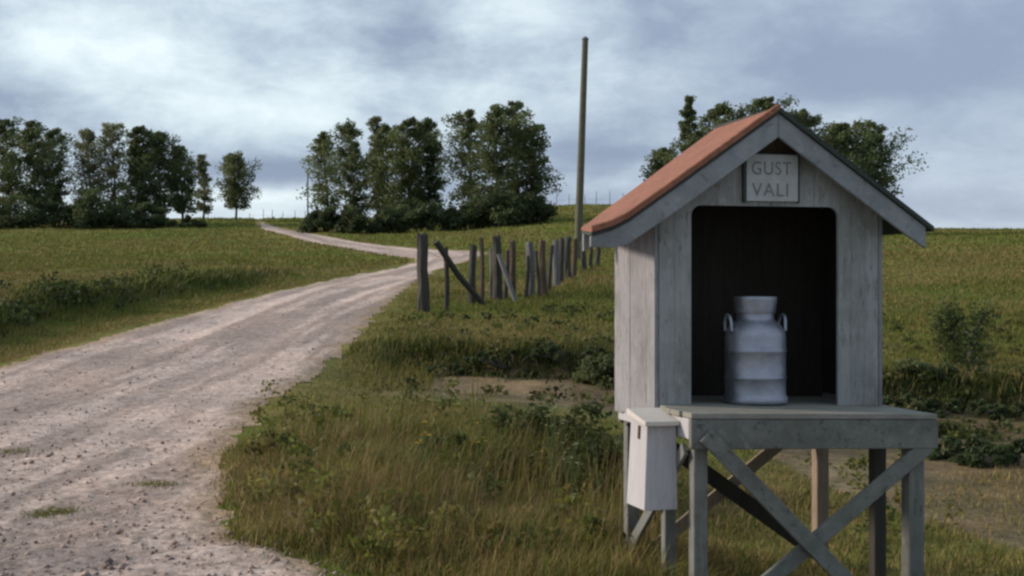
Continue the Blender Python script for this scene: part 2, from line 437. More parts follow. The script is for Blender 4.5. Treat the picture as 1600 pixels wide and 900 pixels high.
bump(Nn, Ll, b, h, .8, .02)
M['gravel'] = m

# ------------------------------------------------------------------ ground and road sheets
def zone_color(x, y):
    """natural ground cover colour: turf green, dry straw, bare earth"""
    n = len(x)
    rl, rr = road_l(y), road_r(y)
    grass = np.array([.088, .112, .022]); bright = np.array([.118, .150, .028]); straw = np.array([.185, .152, .060]); earth = np.array([.165, .130, .085])
    deep = np.array([.060, .080, .022])
    a = np.clip(.5 + 1.6 * fbm(x * .12 + 3, y * .09), 0, 1)[:, None]
    c = grass * (1 - a) + bright * a
    farf = smooth01((y - 22) / 30)[:, None]
    c = c * (1 - farf * .4) + bright * farf * .4
    st = np.clip(.15 + 2.2 * fbm(x * .3 + 30, y * .16 + 8), 0, .75)[:, None]
    c = c * (1 - st) + straw * st
    dl = rl - x
    e = np.clip(np.maximum(0, 1 - np.abs(dl - .4) / 1.0), 0, 1)
    e = np.maximum(e, np.clip(1 - np.abs(x - rr - .2) / .8, 0, 1) * (y > 16))
    e = (e * .65)[:, None]; c = c * (1 - e) + straw * e
    # tall dark growth on the roadside bank
    s = np.exp(-((dl - 2.9) / 1.3) ** 2) * smooth01((y - 14) / 6) * (1 - smooth01((y - 46) / 12)); s = (s * .55)[:, None]
    c = c * (1 - s) + deep * s
    # bare earth and litter in the cut below the near field
    sb = bank_y(x) - y
    be = smooth01((sb + .1) / .4) * (1 - smooth01((sb - 4.0 - 9 * smooth01((x - 2.0) / 1.5)) / 2.0)) * smooth01((x + 3.0) / 1.6) * np.clip(1.3 + 1.6 * fbm(x * .6, y * .6), 0, 1)
    be = np.clip(be, 0, 1)[:, None]; ee = smooth01((x - 2.5) / 2.5)[:, None]; c = c * (1 - be) + ((earth + np.array([.11, .085, .055]) * np.clip(2.2 * fbm(x * 1.7 + 6, y * 1.2 + 2), -.5, 1)[:, None]) * (1 - ee) + np.array([.115, .088, .052]) * ee) * be
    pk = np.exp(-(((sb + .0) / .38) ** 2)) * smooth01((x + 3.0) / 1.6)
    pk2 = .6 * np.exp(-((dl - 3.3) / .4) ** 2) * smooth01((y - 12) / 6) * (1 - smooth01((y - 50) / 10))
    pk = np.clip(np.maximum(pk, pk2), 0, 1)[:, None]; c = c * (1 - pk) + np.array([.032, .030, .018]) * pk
    return c


PX, YY = np.meshgrid(pxs, Ys); X = (PX - 800) / F * YY; Yf = YY.ravel(); Xf = X.ravel()
Z = height(Xf, Yf)
nc, nr = len(pxs), len(Ys)
idx = np.arange(nc * nr).reshape(nr, nc)
Z = Z - .10 * smooth01((np.minimum(Xf - road_l(Yf), road_r(Yf) - Xf) - .25) / .4)
quads = np.stack([idx[:-1, :-1], idx[:-1, 1:], idx[1:, 1:], idx[1:, :-1]], -1).reshape(-1, 4)
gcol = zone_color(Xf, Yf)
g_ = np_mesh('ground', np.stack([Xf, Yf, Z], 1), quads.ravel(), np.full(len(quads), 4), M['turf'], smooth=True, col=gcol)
tag(g_, kind='structure')
mb = MB(); mb.add([(-80, -80, -1.62), (80, -80, -1.62), (80, 1.6, -1.62), (-80, 1.6, -1.62)], [(0, 1, 2, 3)])
o_ = mb.build('ground', M['turf']); tag(o_, kind='structure')
ca = o_.data.color_attributes.new('col', 'FLOAT_COLOR', 'POINT'); ca.data.foreach_set('color', [.10, .12, .03, 1] * 4)

# road (finer sheet lying on the ground)
def road_inside(x, y):
    w = .45 * fbm(x * 1.3 + 2, y * .9) + .30 * fbm(x * 5, y * 4 + 3)
    return np.minimum(x - road_l(y), road_r(y) - x) + w
rp = np.arange(-1500, 2700, 6.0); ry = np.concatenate([np.geomspace(1.6, 30, 560), np.geomspace(30.1, 140, 330)])
RPX, RYY = np.meshgrid(rp, ry); RX = ((RPX - 800) / F * RYY).ravel(); RYf = RYY.ravel()
ins = road_inside(RX, RYf)
ctr = (road_l(RYf) + road_r(RYf)) / 2
off = RX - ctr + .35 * fbm(RYf * .12, RYf * .05 + 2)
wgt = smooth01((RYf - 11) / 6)
ruts = -.030 * (np.exp(-((off - .85) / .33) ** 2) + np.exp(-((off + .85) / .33) ** 2)) * wgt
RZ = height(RX, RYf) + .030 + ruts + .035 * fbm(RX * 2.6, RYf * 2.6) + .018 * fbm(RX * 9, RYf * 9, 3) - .028 * (1 - smooth01(ins / .35))
i2 = np.arange(len(RX)).reshape(len(ry), len(rp))
q = np.stack([i2[:-1, :-1], i2[:-1, 1:], i2[1:, 1:], i2[1:, :-1]], -1).reshape(-1, 4)
q = q[(ins[q] > 0).all(1)]
used = np.unique(q); remap = -np.ones(len(RX), int); remap[used] = np.arange(len(used)); q = remap[q]
e = smooth01(ins / .5)
track = np.clip(np.exp(-((off - .85) / .4) ** 2) + np.exp(-((off + .85) / .4) ** 2), 0, 1) * wgt
rc = np.ones((len(RX), 3)) * (.90 + .20 * track)[:, None]
st = np.clip(2.6 * fbm(off * 2.4 + 7, RYf * .14) + 1.2 * fbm(off * 6.5 + 3, RYf * .35), -.24, .16); rc *= (1 + st)[:, None]
rc = rc * e[:, None] + np.array([.72, .66, .5]) * (1 - e[:, None])
road = np_mesh('gravel_road', np.stack([RX, RYf, RZ], 1)[used], q.ravel(), np.full(len(q), 4), M['gravel'], smooth=True, col=rc[used])
tag(road, kind='structure')

def road_surface(x, y): return height(x, y) + .02

# loose stones on the road
def scatter_stones(n):
    px = rng.uniform(-150, 1200, n * 3); Y = 7.2 * (40 / 7.2) ** (rng.random(n * 3) ** 1.4)
    x = (px - 800) / F * Y; k = road_inside(x, Y) > .05; x, Y = x[k][:n], Y[k][:n]; n = len(x)
    r = rng.gamma(1.3, .0045, n) + .004; r = np.minimum(r, .032)
    base = np.array([(1, 0, 0), (0, 1, 0), (-1, 0, 0), (0, -1, 0), (0, 0, .8), (0, 0, -.6)], float)
    f = np.array([(0, 1, 4), (1, 2, 4), (2, 3, 4), (3, 0, 4), (1, 0, 5), (2, 1, 5), (3, 2, 5), (0, 3, 5)])
    V = base[None] * rng.uniform(.65, 1.3, (n, 6, 3)) * r[:, None, None]
    th = rng.uniform(0, 6.28, n); c_, s_ = np.cos(th)[:, None], np.sin(th)[:, None]
    V = np.stack([V[..., 0] * c_ - V[..., 1] * s_, V[..., 0] * s_ + V[..., 1] * c_, V[..., 2]], -1)
    V += np.stack([x, Y, road_surface(x, Y) + r * .35 + .008], -1)[:, None]
    Fc = (f[None] + (np.arange(n) * 6)[:, None, None]).reshape(-1, 3)
    g = rng.uniform(.5, 1.15, n)[:, None] * np.array([1, .98, .97]); col = np.repeat(g, 6, 0)
    o = np_mesh('loose_stones', V.reshape(-1, 3), Fc.ravel(), np.full(len(Fc), 3), M['gravel'], col=col)
    tag(o, 'loose grey and pinkish stones strewn over the gravel road', 'gravel', kind='stuff')
scatter_stones(4200)

# ------------------------------------------------------------------ grass
def blades(name, x, y, h, w, col, label, cat='grass', lean=.35, z=None, mat='grass'):
    n = len(x); z = height(x, y) - .02 if z is None else z
    th = rng.uniform(0, 2 * math.pi, n); dx, dy = np.cos(th), np.sin(th)
    lt = rng.uniform(0, 2 * math.pi, n); la = rng.gamma(2, lean / 2, n).clip(0, 1.1) * h
    lx, ly = np.cos(lt) * la + .12 * h, np.sin(lt) * la
    P = np.stack([x, y, z], 1); W = np.stack([dx * w, dy * w, 0 * w], 1) * .5
    up = np.stack([0 * h, 0 * h, h], 1); Ln = np.stack([lx, ly, -.35 * la], 1)
    V = np.stack([P - W, P + W, P + up * .55 + Ln * .3 - W * .8, P + up * .55 + Ln * .3 + W * .8, P + up + Ln], 1).reshape(-1, 3)
    k = (np.arange(n) * 5)[:, None]
    q4 = np.concatenate([k, k + 1, k + 3, k + 2], 1); t3 = np.concatenate([k + 2, k + 3, k + 4], 1)
    flat = np.concatenate([q4, t3], 1).ravel(); cnt = np.tile([4, 3], n)
    c = np.repeat(col, 5, 0)
    o = np_mesh(name, V, flat, cnt, M[mat], col=c)
    tag(o, label, cat, kind='stuff'); return o


GREEN = np.array([.118, .145, .024]); DARK = np.array([.058, .080, .018]); STRAW = np.array([.30, .22, .085]); OLIVE = np.array([.170, .145, .036]); TAN = np.array([.25, .18, .085])
def pick(n, ws, cs, jit=.25):
    ws = np.asarray(ws, float); ws = ws / ws.sum(-1, keepdims=True)
    if ws.ndim == 1: ws = np.tile(ws, (n, 1))
    u = rng.random(n)[:, None]; k = (u > np.cumsum(ws, 1)).sum(1).clip(0, len(cs) - 1)
    c = np.array(cs)[k]; return c * rng.uniform(1 - jit, 1 + jit, n)[:, None]


def sample(n, px0, px1, y0, y1, pw=1.0):
    px = rng.uniform(px0, px1, n); Y = y0 * (y1 / y0) ** (rng.random(n) ** pw)
    return (px - 800) / F * Y, Y


# tall grass on the verge between the road and the cut
x, y = sample(330000, 250, 1750, 5.6, 24)
d_r = x - road_r(y); sb = bank_y(x) - y
dens = (1 - smooth01((y - 18.5) / 5.0)) * smooth01((d_r + .12 + .25 * fbm(x * 2, y * 2)) / .25)
bare = smooth01((sb - .1) / .3) * (1 - smooth01((sb - 4.2 - 9 * smooth01((x - 2.0) / 1.5)) / 1.6)) * smooth01((x + 2.6) / 1.4) * np.clip(1.35 - .5 * smooth01((x - 2) / 2) + 1.6 * fbm(x * .9, y * .7 + 9), 0, 1)
dens = dens * (1 - (.86 - .14 * (x > 2)) * np.clip(bare, 0, 1))
# trampled around the stand
stand = np.exp(-((x - 2.3) / 1.6) ** 2 - ((y - 8.6) / 2.6) ** 2)
dens = dens * (1 - .45 * stand) * np.where(x > .9, .6, 1)
k = rng.random(len(x)) < dens; x, y, bare, d_r, stand = x[k], y[k], bare[k], d_r[k], stand[k]
clump = fbm(x * .9 + 4, y * .9 + 1); c2 = fbm(x * 2.2 + 14, y * 2.2)
h = (.20 + .85 * np.clip(clump + .12, 0, .5)) * rng.uniform(.35, 1.3, len(x))
h *= (.35 + .65 * smooth01(d_r / .9)) * (1 - .6 * bare) * (1 - .35 * stand)
h *= 1 - .74 * smooth01((y - 11.3) / 4.5)
h *= 1 - .55 * smooth01((x - .4) / .8)
lush = fbm(x * .55 + 21, y * .45) + .10 - .10 * (x > .5)
ws = np.stack([.30 + 1.6 * lush, .10 + 1.0 * c2, .17 + .5 * bare - .6 * c2 - .5 * lush + .8 * bare, .42 - .4 * clump, .20 - 1.0 * lush], 1).clip(.02, 2)
blades('tall_grass', x, y, h, .0045 + .0004 * y + 0 * h, pick(len(x), ws, [GREEN, DARK, STRAW, OLIVE, TAN]), 'tall green and straw coloured grass on the verge between road and milk stand', lean=.6)

# seed stalks above the verge grass
x, y = sample(26000, 330, 1600, 7.0, 18)
d_r = x - road_r(y); sb = bank_y(x) - y
k = (d_r > .15) & (rng.random(len(x)) < np.clip(.2 + 2.5 * fbm(x * .8, y * .8 + 40), 0, 1)) & ((sb > 4) | (x < -2.5)) & (x < .9)
x, y, d_r = x[k], y[k], d_r[k]
hh = rng.uniform(.38, .78, len(x)) * (.5 + .5 * smooth01(d_r / 1))
blades('seed_stalks', x, y, hh, .0045 + 0 * x, pick(len(x), [.5, .5], [TAN * .72, OLIVE]), 'thin brown seed stalks above the verge grass', lean=.25)

# near field behind the cut, fence strip
x, y = sample(300000, -100, 1750, 19, 62, 1.15)
d_l = road_l(y) - x; d_r = x - road_r(y)
left = d_l > 0; sb = bank_y(x) - y
ok = ((d_r > .0) & (sb < .15)) | (d_l > .1) | ((x < -1.2) & (d_r > 0))
k = ok & (left | (rng.random(len(x)) < smooth01((y - 18.8) / 4.5) * .9 + .1)); x, y, d_l, d_r, left, sb = [v[k] for v in (x, y, d_l, d_r, left, sb)]
clump = fbm(x * .5 + 4, y * .4 + 1); c2 = fbm(x * .22 + 50, y * .16)
bankg = np.where(left, np.exp(-((d_l - 3.6) / .8) ** 2) * (y < 50) * np.clip(.6 + 2 * c2, .1, 1), np.exp(-((sb + .3) / .7) ** 2) * (x > -3))
road_v = left * np.exp(-((d_l - .9) / .9) ** 2)
h = (.09 + .24 * np.clip(clump + .05, 0, .5) + .17 * bankg) * rng.uniform(.5, 1.3, len(x)) * (.5 + .5 * smooth01(np.where(left, d_l, d_r) / 1.0))
ws = np.stack([.34 + clump + 1.2 * c2, .08 + .75 * bankg, .24 - 1.5 * c2 + .35 * road_v, .42 + .3 * road_v, .16 - 1.0 * c2 + .4 * road_v], 1).clip(.02, 2)
blades('meadow_grass', x, y, h, .0007 * y + 0 * x, pick(len(x), ws, [GREEN * .98, DARK, STRAW * .75, OLIVE * .95, TAN * .95], .15), 'green and yellowed meadow grass of the fields on both sides of the road')

x, y = sample(120000, -150, 1750, 55, 165, 1.0)
d_l = road_l(y) - x; d_r = x - road_r(y); k = (d_r > .2) | (d_l > .2); x, y = x[k], y[k]
c2 = fbm(x * .08 + 50, y * .05)
h = rng.uniform(.07, .20, len(x)); ws = np.stack([.55 + 1.6 * c2, .08 + 0 * x, .24 - 1.8 * c2, .42 + 0 * x], 1).clip(.02, 2)
blades('far_meadow_grass', x, y, h, .0009 * y + 0 * x, pick(len(x), ws, [GREEN * 1.02, DARK * 1.4, STRAW * .68, OLIVE * 1.0], .10), 'short grass of the rising meadow before the trees')

# rank dark weeds on both banks
x, y = sample(60000, -100, 760, 19, 52)
d_l = road_l(y) - x; k = rng.random(len(x)) < np.exp(-((d_l - 3.6 - 1.8 * fbm(x * .4, y * .3)) / .6) ** 2) * (1 - smooth01((y - 38) / 10)) * np.clip(.45 + 2.5 * fbm(x * .5 + 80, y * .3 + 3), .08, 1); xa, ya = x[k], y[k]
x, y = sample(90000, 620, 1750, 17, 25)
sb = bank_y(x) + .6 * fbm(x * .7, x * .13 + 4) - y; k = (rng.random(len(x)) < .7 * np.exp(-((sb - .02) / .28) ** 2)) & (x > -2.3); xb, yb = x[k], y[k]
x, y = np.concatenate([xa, xb]), np.concatenate([ya, yb])
blades('rank_weeds', x, y, rng.uniform(.14, .40, len(x)) * np.where(x < -4, 1.15, .5), .0016 * y, pick(len(x), [.55, .25, .2], [DARK * .62, DARK, GREEN * .6], .4), 'rank dark weeds along the turf banks beside road and field', cat='weeds', lean=.7)

# little turf patches in the gravel
px_ = [(235, 765, 10.9), (75, 815, 9.7), (245, 772, 10.8), (60, 818, 9.6), (95, 812, 9.75), (20, 700, 13.0)]
xs_, ys_ = [], []
for a_, b_, Y_ in px_:
    n_ = 260; xs_.append((a_ - 800) / F * Y_ + rng.normal(0, .09, n_)); ys_.append(Y_ + rng.normal(0, .07, n_))
x = np.concatenate(xs_); y = np.concatenate(ys_)
blades('grass_tufts', x, y, rng.uniform(.02, .06, len(x)), .006 + 0 * x, pick(len(x), [.6, .4], [GREEN, OLIVE]), 'small flat turf patches growing in the gravel', z=height(x, y) + .012)

# ------------------------------------------------------------------ trees
def leaves_mesh(cent, rad, n_per, size, base, jit=.35, squash=.75, up=0.25):
    """many leaf-sized faces in clumps round the given centres"""
    m_ = len(cent); C = np.repeat(cent, n_per, 0); Rr = np.repeat(rad, n_per) * 1.45
    n = len(C); dv = rng.normal(size=(n, 3)); dv /= np.linalg.norm(dv, axis=1)[:, None]
    rr = rng.random(n) ** .62
    P = C + dv * (rr * Rr)[:, None] * np.array([1, 1, squash])
    s = size * rng.uniform(.6, 1.35, n)
    a = rng.normal(size=(n, 3)); a[:, 2] *= .8; a /= np.linalg.norm(a, axis=1)[:, None]
    b_ = np.cross(a, rng.normal(size=(n, 3))); b_ /= np.linalg.norm(b_, axis=1)[:, None]
    A = a * s[:, None] * .62; B = b_ * s[:, None] * .36
    V = np.stack([P - A, P - B, P + A, P + B], 1).reshape(-1, 3)
    fl = np.arange(n * 4); cn = np.full(n, 4)
    cl = rng.uniform(1 - jit, 1 + jit, m_); cc = np.repeat(cl, n_per) * rng.uniform(.8, 1.25, n)
    col = np.array(base)[None] * cc[:, None]; yel = rng.random(n)[:, None] * .35
    col = col * (1 - yel) + col * np.array([1.35, 1.12, .8]) * yel
    return V, fl, cn, np.repeat(col, 4, 0)


def make_tree(label, cat, group, loc, H, Wd, base, clear=.16, stems=1, dens=1.0, shape='oval', leafsz=.17, name='birch_tree', lean=0.0):
    root = empty(name, loc); tag(root, label, cat, group)
    mbt = MB(); cents = []; rads = []
    for s_ in range(stems):
        bx = (s_ - (stems - 1) / 2) * Wd * .26 + R.uniform(-.1, .1); by = R.uniform(-.4, .4) if stems > 1 else 0
        hh = H * (1 if s_ == stems // 2 else R.uniform(.82, .97))
        tip = Vector((bx * 1.5 + R.uniform(-.3, .3) + lean * hh, by * 1.5, hh * .97))
        pts = []
        for i in range(9):
            t = i / 8
            pts.append(Vector((bx * .5, by * .5, -.25)).lerp(tip, t) + Vector((math.sin(t * 5 + s_) * .12, math.cos(t * 4 + s_) * .10, 0)))
        r0 = .016 * hh + .03
        mbt.tube(pts, [r0 * (1 - .9 * (i / 8) ** .8) + .008 for i in range(9)], 7)
        nl = int(22 + H * 2.0)
        for i in range(nl):
            t = clear + (1 - clear) * (i + R.random()) / nl
            k_ = t * 8; p0 = pts[min(int(k_), 7)].lerp(pts[min(int(k_), 7) + 1], k_ - int(k_)) if k_ < 8 else pts[8]
            u = (t - clear) / (1 - clear)
            if shape == 'oval': wf = (math.sin(math.pi * min(1, .12 + u * .86)) ** .6)
            elif shape == 'cone': wf = max(.06, (1 - u) ** .85)
            elif shape == 'column': wf = (math.sin(math.pi * min(1, .2 + u * .76)) ** .4) * .8
            else: wf = max(.25, math.sin(math.pi * (.15 + u * .7)))
            ln = Wd * .5 * wf * R.uniform(.42, 1.28) / (1 if stems == 1 else 1.35)
            an = i * 2.4 + R.uniform(-.5, .5)
            rise = (.55 if shape != 'cone' else -.05) * ln
            p1 = p0 + Vector((math.cos(an) * ln, math.sin(an) * ln, rise * R.uniform(.5, 1.1)))
            mid = p0.lerp(p1, .5) + Vector((0, 0, .12 * ln))
            mbt.tube([p0, mid, p1], [.022 * (1.2 - t) * H * .12 + .018, .014 * H * .1 + .008, .006], 5, False)
            for fr, rf in ((1.0, .34), (.62, .40), (.3, .30)):
                if fr < .5 and R.random() < .35: continue
                c_ = p0.lerp(p1, fr); cents.append((c_.x, c_.y, c_.z + R.uniform(-.1, .1)))
                rads.append(min(.85, max(.18, ln * rf * R.uniform(.55, 1.15) + .10)))
        cents.append((tip.x, tip.y, tip.z)); rads.append(.28)
    tr = mbt.build('trunk', M['bark'], root, smooth=True, loc=(0, 0, 0))
    npc = max(20, int((.35 + .65 * dens) * 9500 / len(cents)))
    V, fl, cn, cc = leaves_mesh(np.array(cents), np.array(rads), npc, leafsz, base)
    cr = np_mesh('crown', V, fl, cn, M['leaf'], parent=root, col=cc)
    return root


def bush(label, loc, W, H, base, group=None, name='shrub', dens=1.0, leafsz=.15, cat='shrub', nc_=26):
    root = empty(name, loc); tag(root, label, cat, group)
    cents, rads = [], []; mbt = MB()
    for i in range(nc_):
        a_ = R.uniform(0, 6.28); r_ = math.sqrt(R.random()) * W * .5; zz = R.uniform(.15, 1) * H * (1 - .55 * (2 * r_ / W) ** 2)
        c_ = Vector((math.cos(a_) * r_, math.sin(a_) * r_ * .8, zz)); cents.append(tuple(c_)); rads.append(min(W, H) * R.uniform(.13, .24))
        mbt.tube([Vector((c_.x * .25, c_.y * .25, -.1)), c_ * .6, c_], [.008 + .012 * H, .006 + .006 * H, .004], 4, False)
    mbt.build('stem', M['bark'], root, loc=(0, 0, 0))
    V, fl, cn, cc = leaves_mesh(np.array(cents), np.array(rads), int(dens * 110), leafsz, base, .4)
    np_mesh('foliage', V, fl, cn, M['leaf'], parent=root, col=cc)
    return root


DG = (.098, .125, .054); MG = (.120, .150, .066); GG = (.155, .175, .10); BG = (.062, .086, .038)
def T(px, top, Y, wpx, label, base=DG, dist_base=None, group='trees of the grove left of the road', **kw):
    x_, y_, z_ = at(px, Y)
    H = (450 - top) / F * Y - z_ - .1; wpx *= 1.12
    return make_tree(label, 'tree', group, (x_, y_, z_), H, wpx / F * Y, base, **kw)

LG = 'trees of the grove on the meadow crest left of the road'
T(-45, 195, 118, 80, 'dark tree cut by the frame edge, outermost of the left grove', DG, group=LG)
T(12, 184, 121, 62, 'dark tree with a pointed top at the outer end of the left grove', DG, group=LG, shape='column')
T(52, 186, 117, 64, 'broad dark tree beside the pointed one in the left grove', DG, group=LG, dens=1.2)
T(84, 200, 122, 52, 'lower dark tree bordering the light gap in the left grove', MG, group=LG)
T(136, 202, 120, 60, 'loose pale green tree on the far side of the light gap in the left grove', GG, group=LG, dens=.62)
T(178, 192, 119, 66, 'thin crowned grey green tree with sky showing through, middle of the left grove', GG, group=LG, dens=.55)
T(212, 196, 116, 46, 'tall dark slender tree after the thin grey green crowns', DG, group=LG, shape='column', dens=1.1)
T(246, 204, 117, 62, 'dense dark rounded tree near the open end of the left grove', DG, group=LG, dens=1.2)
T(284, 226, 119, 48, 'shorter dark tree closing the left grove towards the road', MG, group=LG)
T(316, 240, 135, 26, 'thin pale small tree standing just outside the left grove', GG, group=LG, dens=.25, shape='column')
T(368, 240, 132, 50, 'single small tree standing free between the grove and the road', MG, group=LG, dens=1.0, shape='oval', clear=.2)

MGp = 'trees of the clump in the bend of the road'
T(510, 204, 112, 66, 'loose feathery tree at the outer edge of the clump by the road', MG, group=MGp, dens=.6, clear=.08)
T(552, 192, 109, 66, 'dark upright tree with ragged top in the clump by the road', DG, group=MGp, dens=.8, clear=.08, shape='column')
T(588, 178, 114, 34, 'tallest thin greyish tree with a spiky top in the clump by the road', GG, group=MGp, dens=.4, shape='column')
T(602, 196, 108, 60, 'green tree filling the middle of the clump by the road', MG, group=MGp, dens=.75, clear=.06)
T(636, 184, 106, 66, 'dense dark tree with full low crown in the clump by the road', DG, group=MGp, dens=1.3, clear=.06)
T(668, 182, 108, 58, 'dark tree beside the gap in the clump by the road', DG, group=MGp, dens=1.1, clear=.06)
FGp = 'trees of the tall clump behind the fence'
T(735, 170, 104, 70, 'open crowned tree next to the gap, first of the tall clump behind the fence', MG, group=FGp, dens=.9, clear=.10)
T(772, 160, 100, 62, 'tall dark stemmed tree in the tall clump behind the fence', DG, group=FGp, dens=.85, clear=.12)
T(804, 155, 102, 64, 'highest round topped tree of the tall clump behind the fence', MG, group=FGp, dens=.9, clear=.12)
T(832, 192, 101, 52, 'lower tree with a stray side bough, end of the tall clump behind the fence', DG, group=FGp, dens=.6, clear=.12, lean=.04)

RGp = 'trees behind the milk shelter'
T(1036, 232, 98, 46, 'small ragged tree low beside the red roof', MG, group=RGp, dens=.6)
T(1073, 146, 96, 90, 'narrow pointed spruce rising left of the red roof', DG, group=RGp, dens=1.2, shape='cone', name='spruce_tree', leafsz=.15)
T(1132, 160, 100, 88, 'dark full tree behind the red roof slope', DG, group=RGp, dens=1.3)
T(1195, 148, 99, 92, 'highest dark tree just behind the roof peak', DG, group=RGp, dens=1.3)
T(1258, 172, 101, 84, 'dark tree behind the unpainted roof slope near the peak', DG, group=RGp, dens=1.3)
T(1312, 190, 97, 78, 'rounded tree over the middle of the right roof slope', MG, group=RGp, dens=1.2)
T(1362, 190, 98, 92, 'spreading green tree at the end of the row beyond the right roof slope', MG, group=RGp, dens=1.3, clear=.10)

# undergrowth below the groves
UG = 'dark bushes under the grove left of the road'
for i, (px, w, h_, lb) in enumerate(((-30, 90, 3.0, 'dark bush under the trees at the frame edge'), (35, 80, 2.8, 'dark bush under the pointed tree of the left grove'),
        (88, 60, 2.2, 'low dark bush below the light gap in the left grove'), (135, 70, 2.8, 'dark bush under the loose pale tree of the left grove'),
        (190, 80, 2.6, 'dark wide bush under the thin crowned trees of the left grove'), (235, 60, 2.0, 'rounded bush under the dense end of the left grove'), (285, 70, 1.0, 'low green bush at the foot of the left grove, towards the road'))):
    x_, y_, z_ = at(px, 113 - i % 2)
    bush(lb, (x_, y_, z_), w / F * 113, h_, BG if i < 6 else DG, UG, leafsz=.19, dens=1.4)
UG = 'dark bushes at the foot of the clump by the road'
for i, (px, w, h_, lb) in enumerate(((505, 60, 1.6, 'bush at the outer foot of the clump by the road'), (560, 70, 1.6, 'dark bush under the ragged upright tree by the road'),
        (620, 80, 2.0, 'dark broad bush under the dense tree by the road'), (680, 70, 1.9, 'bush filling the foot of the gap between the two clumps'),
        (735, 70, 2.5, 'dark bush under the first tree behind the fence'), (785, 80, 2.6, 'dark bush under the tall trees behind the fence'), (830, 70, 2.6, 'round bush at the end of the tall clump behind the fence'))):
    x_, y_, z_ = at(px, 99 - i % 2)
    bush(lb, (x_, y_, z_), w / F * 99, h_, BG, UG, leafsz=.19, dens=1.4)
UG = 'bushes along the foot of the trees behind the shelter'
for i, (px, w, h_, lb) in enumerate(((1050, 80, 2.2, 'bush at the foot of the spruce beside the red roof'), (1390, 60, 1.9, 'bush at the foot of the spreading tree beyond the right roof slope'))):
    x_, y_, z_ = at(px, 96); bush(lb, (x_, y_, z_), w / F * 96, h_, BG, UG, leafsz=.19, dens=1.4)

# broad leaved weeds mixed into the grass
def weed_mass(name, x, y, hmax, rad, size, n_per, bases, label, squash=.7):
    n_ = len(x); z_ = height(x, y); hz = rng.uniform(.1, 1, n_) * hmax
    C = np.stack([x, y, z_ + hz], 1); V, fl, cn, cc = leaves_mesh(C, rad * rng.uniform(.5, 1.3, n_), n_per, size, (1, 1, 1), .35, squash)
    b_ = np.array(bases)[rng.integers(0, len(bases), n_)]; cc = cc * np.repeat(b_, n_per * 4, 0)
    V = V.reshape(-1, 3); o_ = np_mesh(name, V, fl, cn, M['leaf'], col=cc); tag(o_, label, 'weeds', kind='stuff')
x, y = sample(9000, 300, 1500, 7.5, 20)
d_r = x - road_r(y); sb = bank_y(x) - y
pr = np.clip(.10 + 2.2 * fbm(x * .8 + 60, y * .6 + 5) + .35 * np.exp(-((x - .45) / .7) ** 2 - ((y - 11.5) / 2.0) ** 2), 0, 1) * (d_r > .12) * (sb > 5.2) * (1 - .8 * smooth01((x - .9) / .5))
k = rng.random(len(x)) < pr * .17; x, y = x[k], y[k]
weed_mass('verge_weeds', x, y, .30, .11, .042, 46, [(.09, .11, .026), (.11, .125, .03), (.06, .078, .02), (.15, .135, .045)], 'low broad leaved weeds growing through the verge grass')
x, y = sample(16000, -120, 780, 18, 56)
d_l = road_l(y) - x; k = rng.random(len(x)) < np.exp(-((d_l - 3.7 - 2.2 * fbm(x * .4, y * .25)) / .6) ** 2) * (1 - smooth01((y - 36) / 12)) * np.clip(.16 + 1.3 * fbm(x * .5 + 80, y * .3 + 3), 0, .35); x, y = x[k], y[k]
weed_mass('bank_weeds', x, y, .34, .26, .085, 42, [(.040, .060, .018), (.055, .078, .022), (.030, .045, .015)], 'dark leafy growth along the turf bank across the road')
x, y = sample(7000, 620, 1760, 17, 30)
sb = bank_y(x) - y; k = (rng.random(len(x)) < (np.exp(-((sb + .2) / .4) ** 2) * .28 + .14 * (sb > .6) * (sb < 8) * (x > 2) * (fbm(x * .9 + 12, y * .9) > .05) + .02 * (sb > .6) * (sb < 4) + .05 * (sb < -.5))) & (x > -2.2); x, y = x[k], y[k]
weed_mass('cut_weeds', x, y, .13, .15, .065, 40, [(.045, .062, .018), (.075, .09, .024), (.035, .048, .016), (.10, .10, .04)], 'scrappy weeds on and below the turf bank of the near field')

# bushes and weeds on the banks
WG = 'weedy bushes along the cut below the field'
for px, Y, w, h_, lb, bc in ((1440, 21.4, .9, .32, 'low leafy weeds beside the shelter wall on the bank', MG),
        (1410, 20.6, 1.1, .22, 'dark weeds in the cut right behind the shelter wall', BG), (1500, 20.5, 1.6, .22, 'dark weeds in the cut under the upright bush', BG),
        (1585, 20.4, 1.4, .22, 'dark weeds in the cut at the frame edge', BG), (700, 22.6, 1.2, .20, 'dark overhanging growth where the cut begins near the road', BG),
        (800, 22.4, 1.5, .20, 'dark overhanging growth on the bank below the fence', BG), (890, 22.2, 1.4, .20, 'dark overhanging growth on the bank towards the shelter', BG),
        (950, 21.6, .9, .50, 'green weeds on the bank touching the shelter outline', DG), (1500, 14.8, 1.3, .26, 'brownish dark weeds beyond the stand leg at the right', BG), (1590, 14.0, 1.1, .26, 'dark weeds at the right frame edge beyond the stand', BG)):
    x_, y_, z_ = at(px, Y); bush(lb, (x_, y_, z_ - .03), w, h_, bc, WG, name='weedy_bush', leafsz=.055, dens=1.2, nc_=30, cat='weeds')
x_, y_, z_ = at(1505, 23.0); make_tree('young wispy upright sapling standing on the field edge', 'sapling', None, (x_, y_, z_), .98, .66, (.06, .085, .028), clear=.1, stems=3, dens=.05, shape='oval', leafsz=.05, name='sapling')
VG = 'dark weeds in the verge between road and stand'
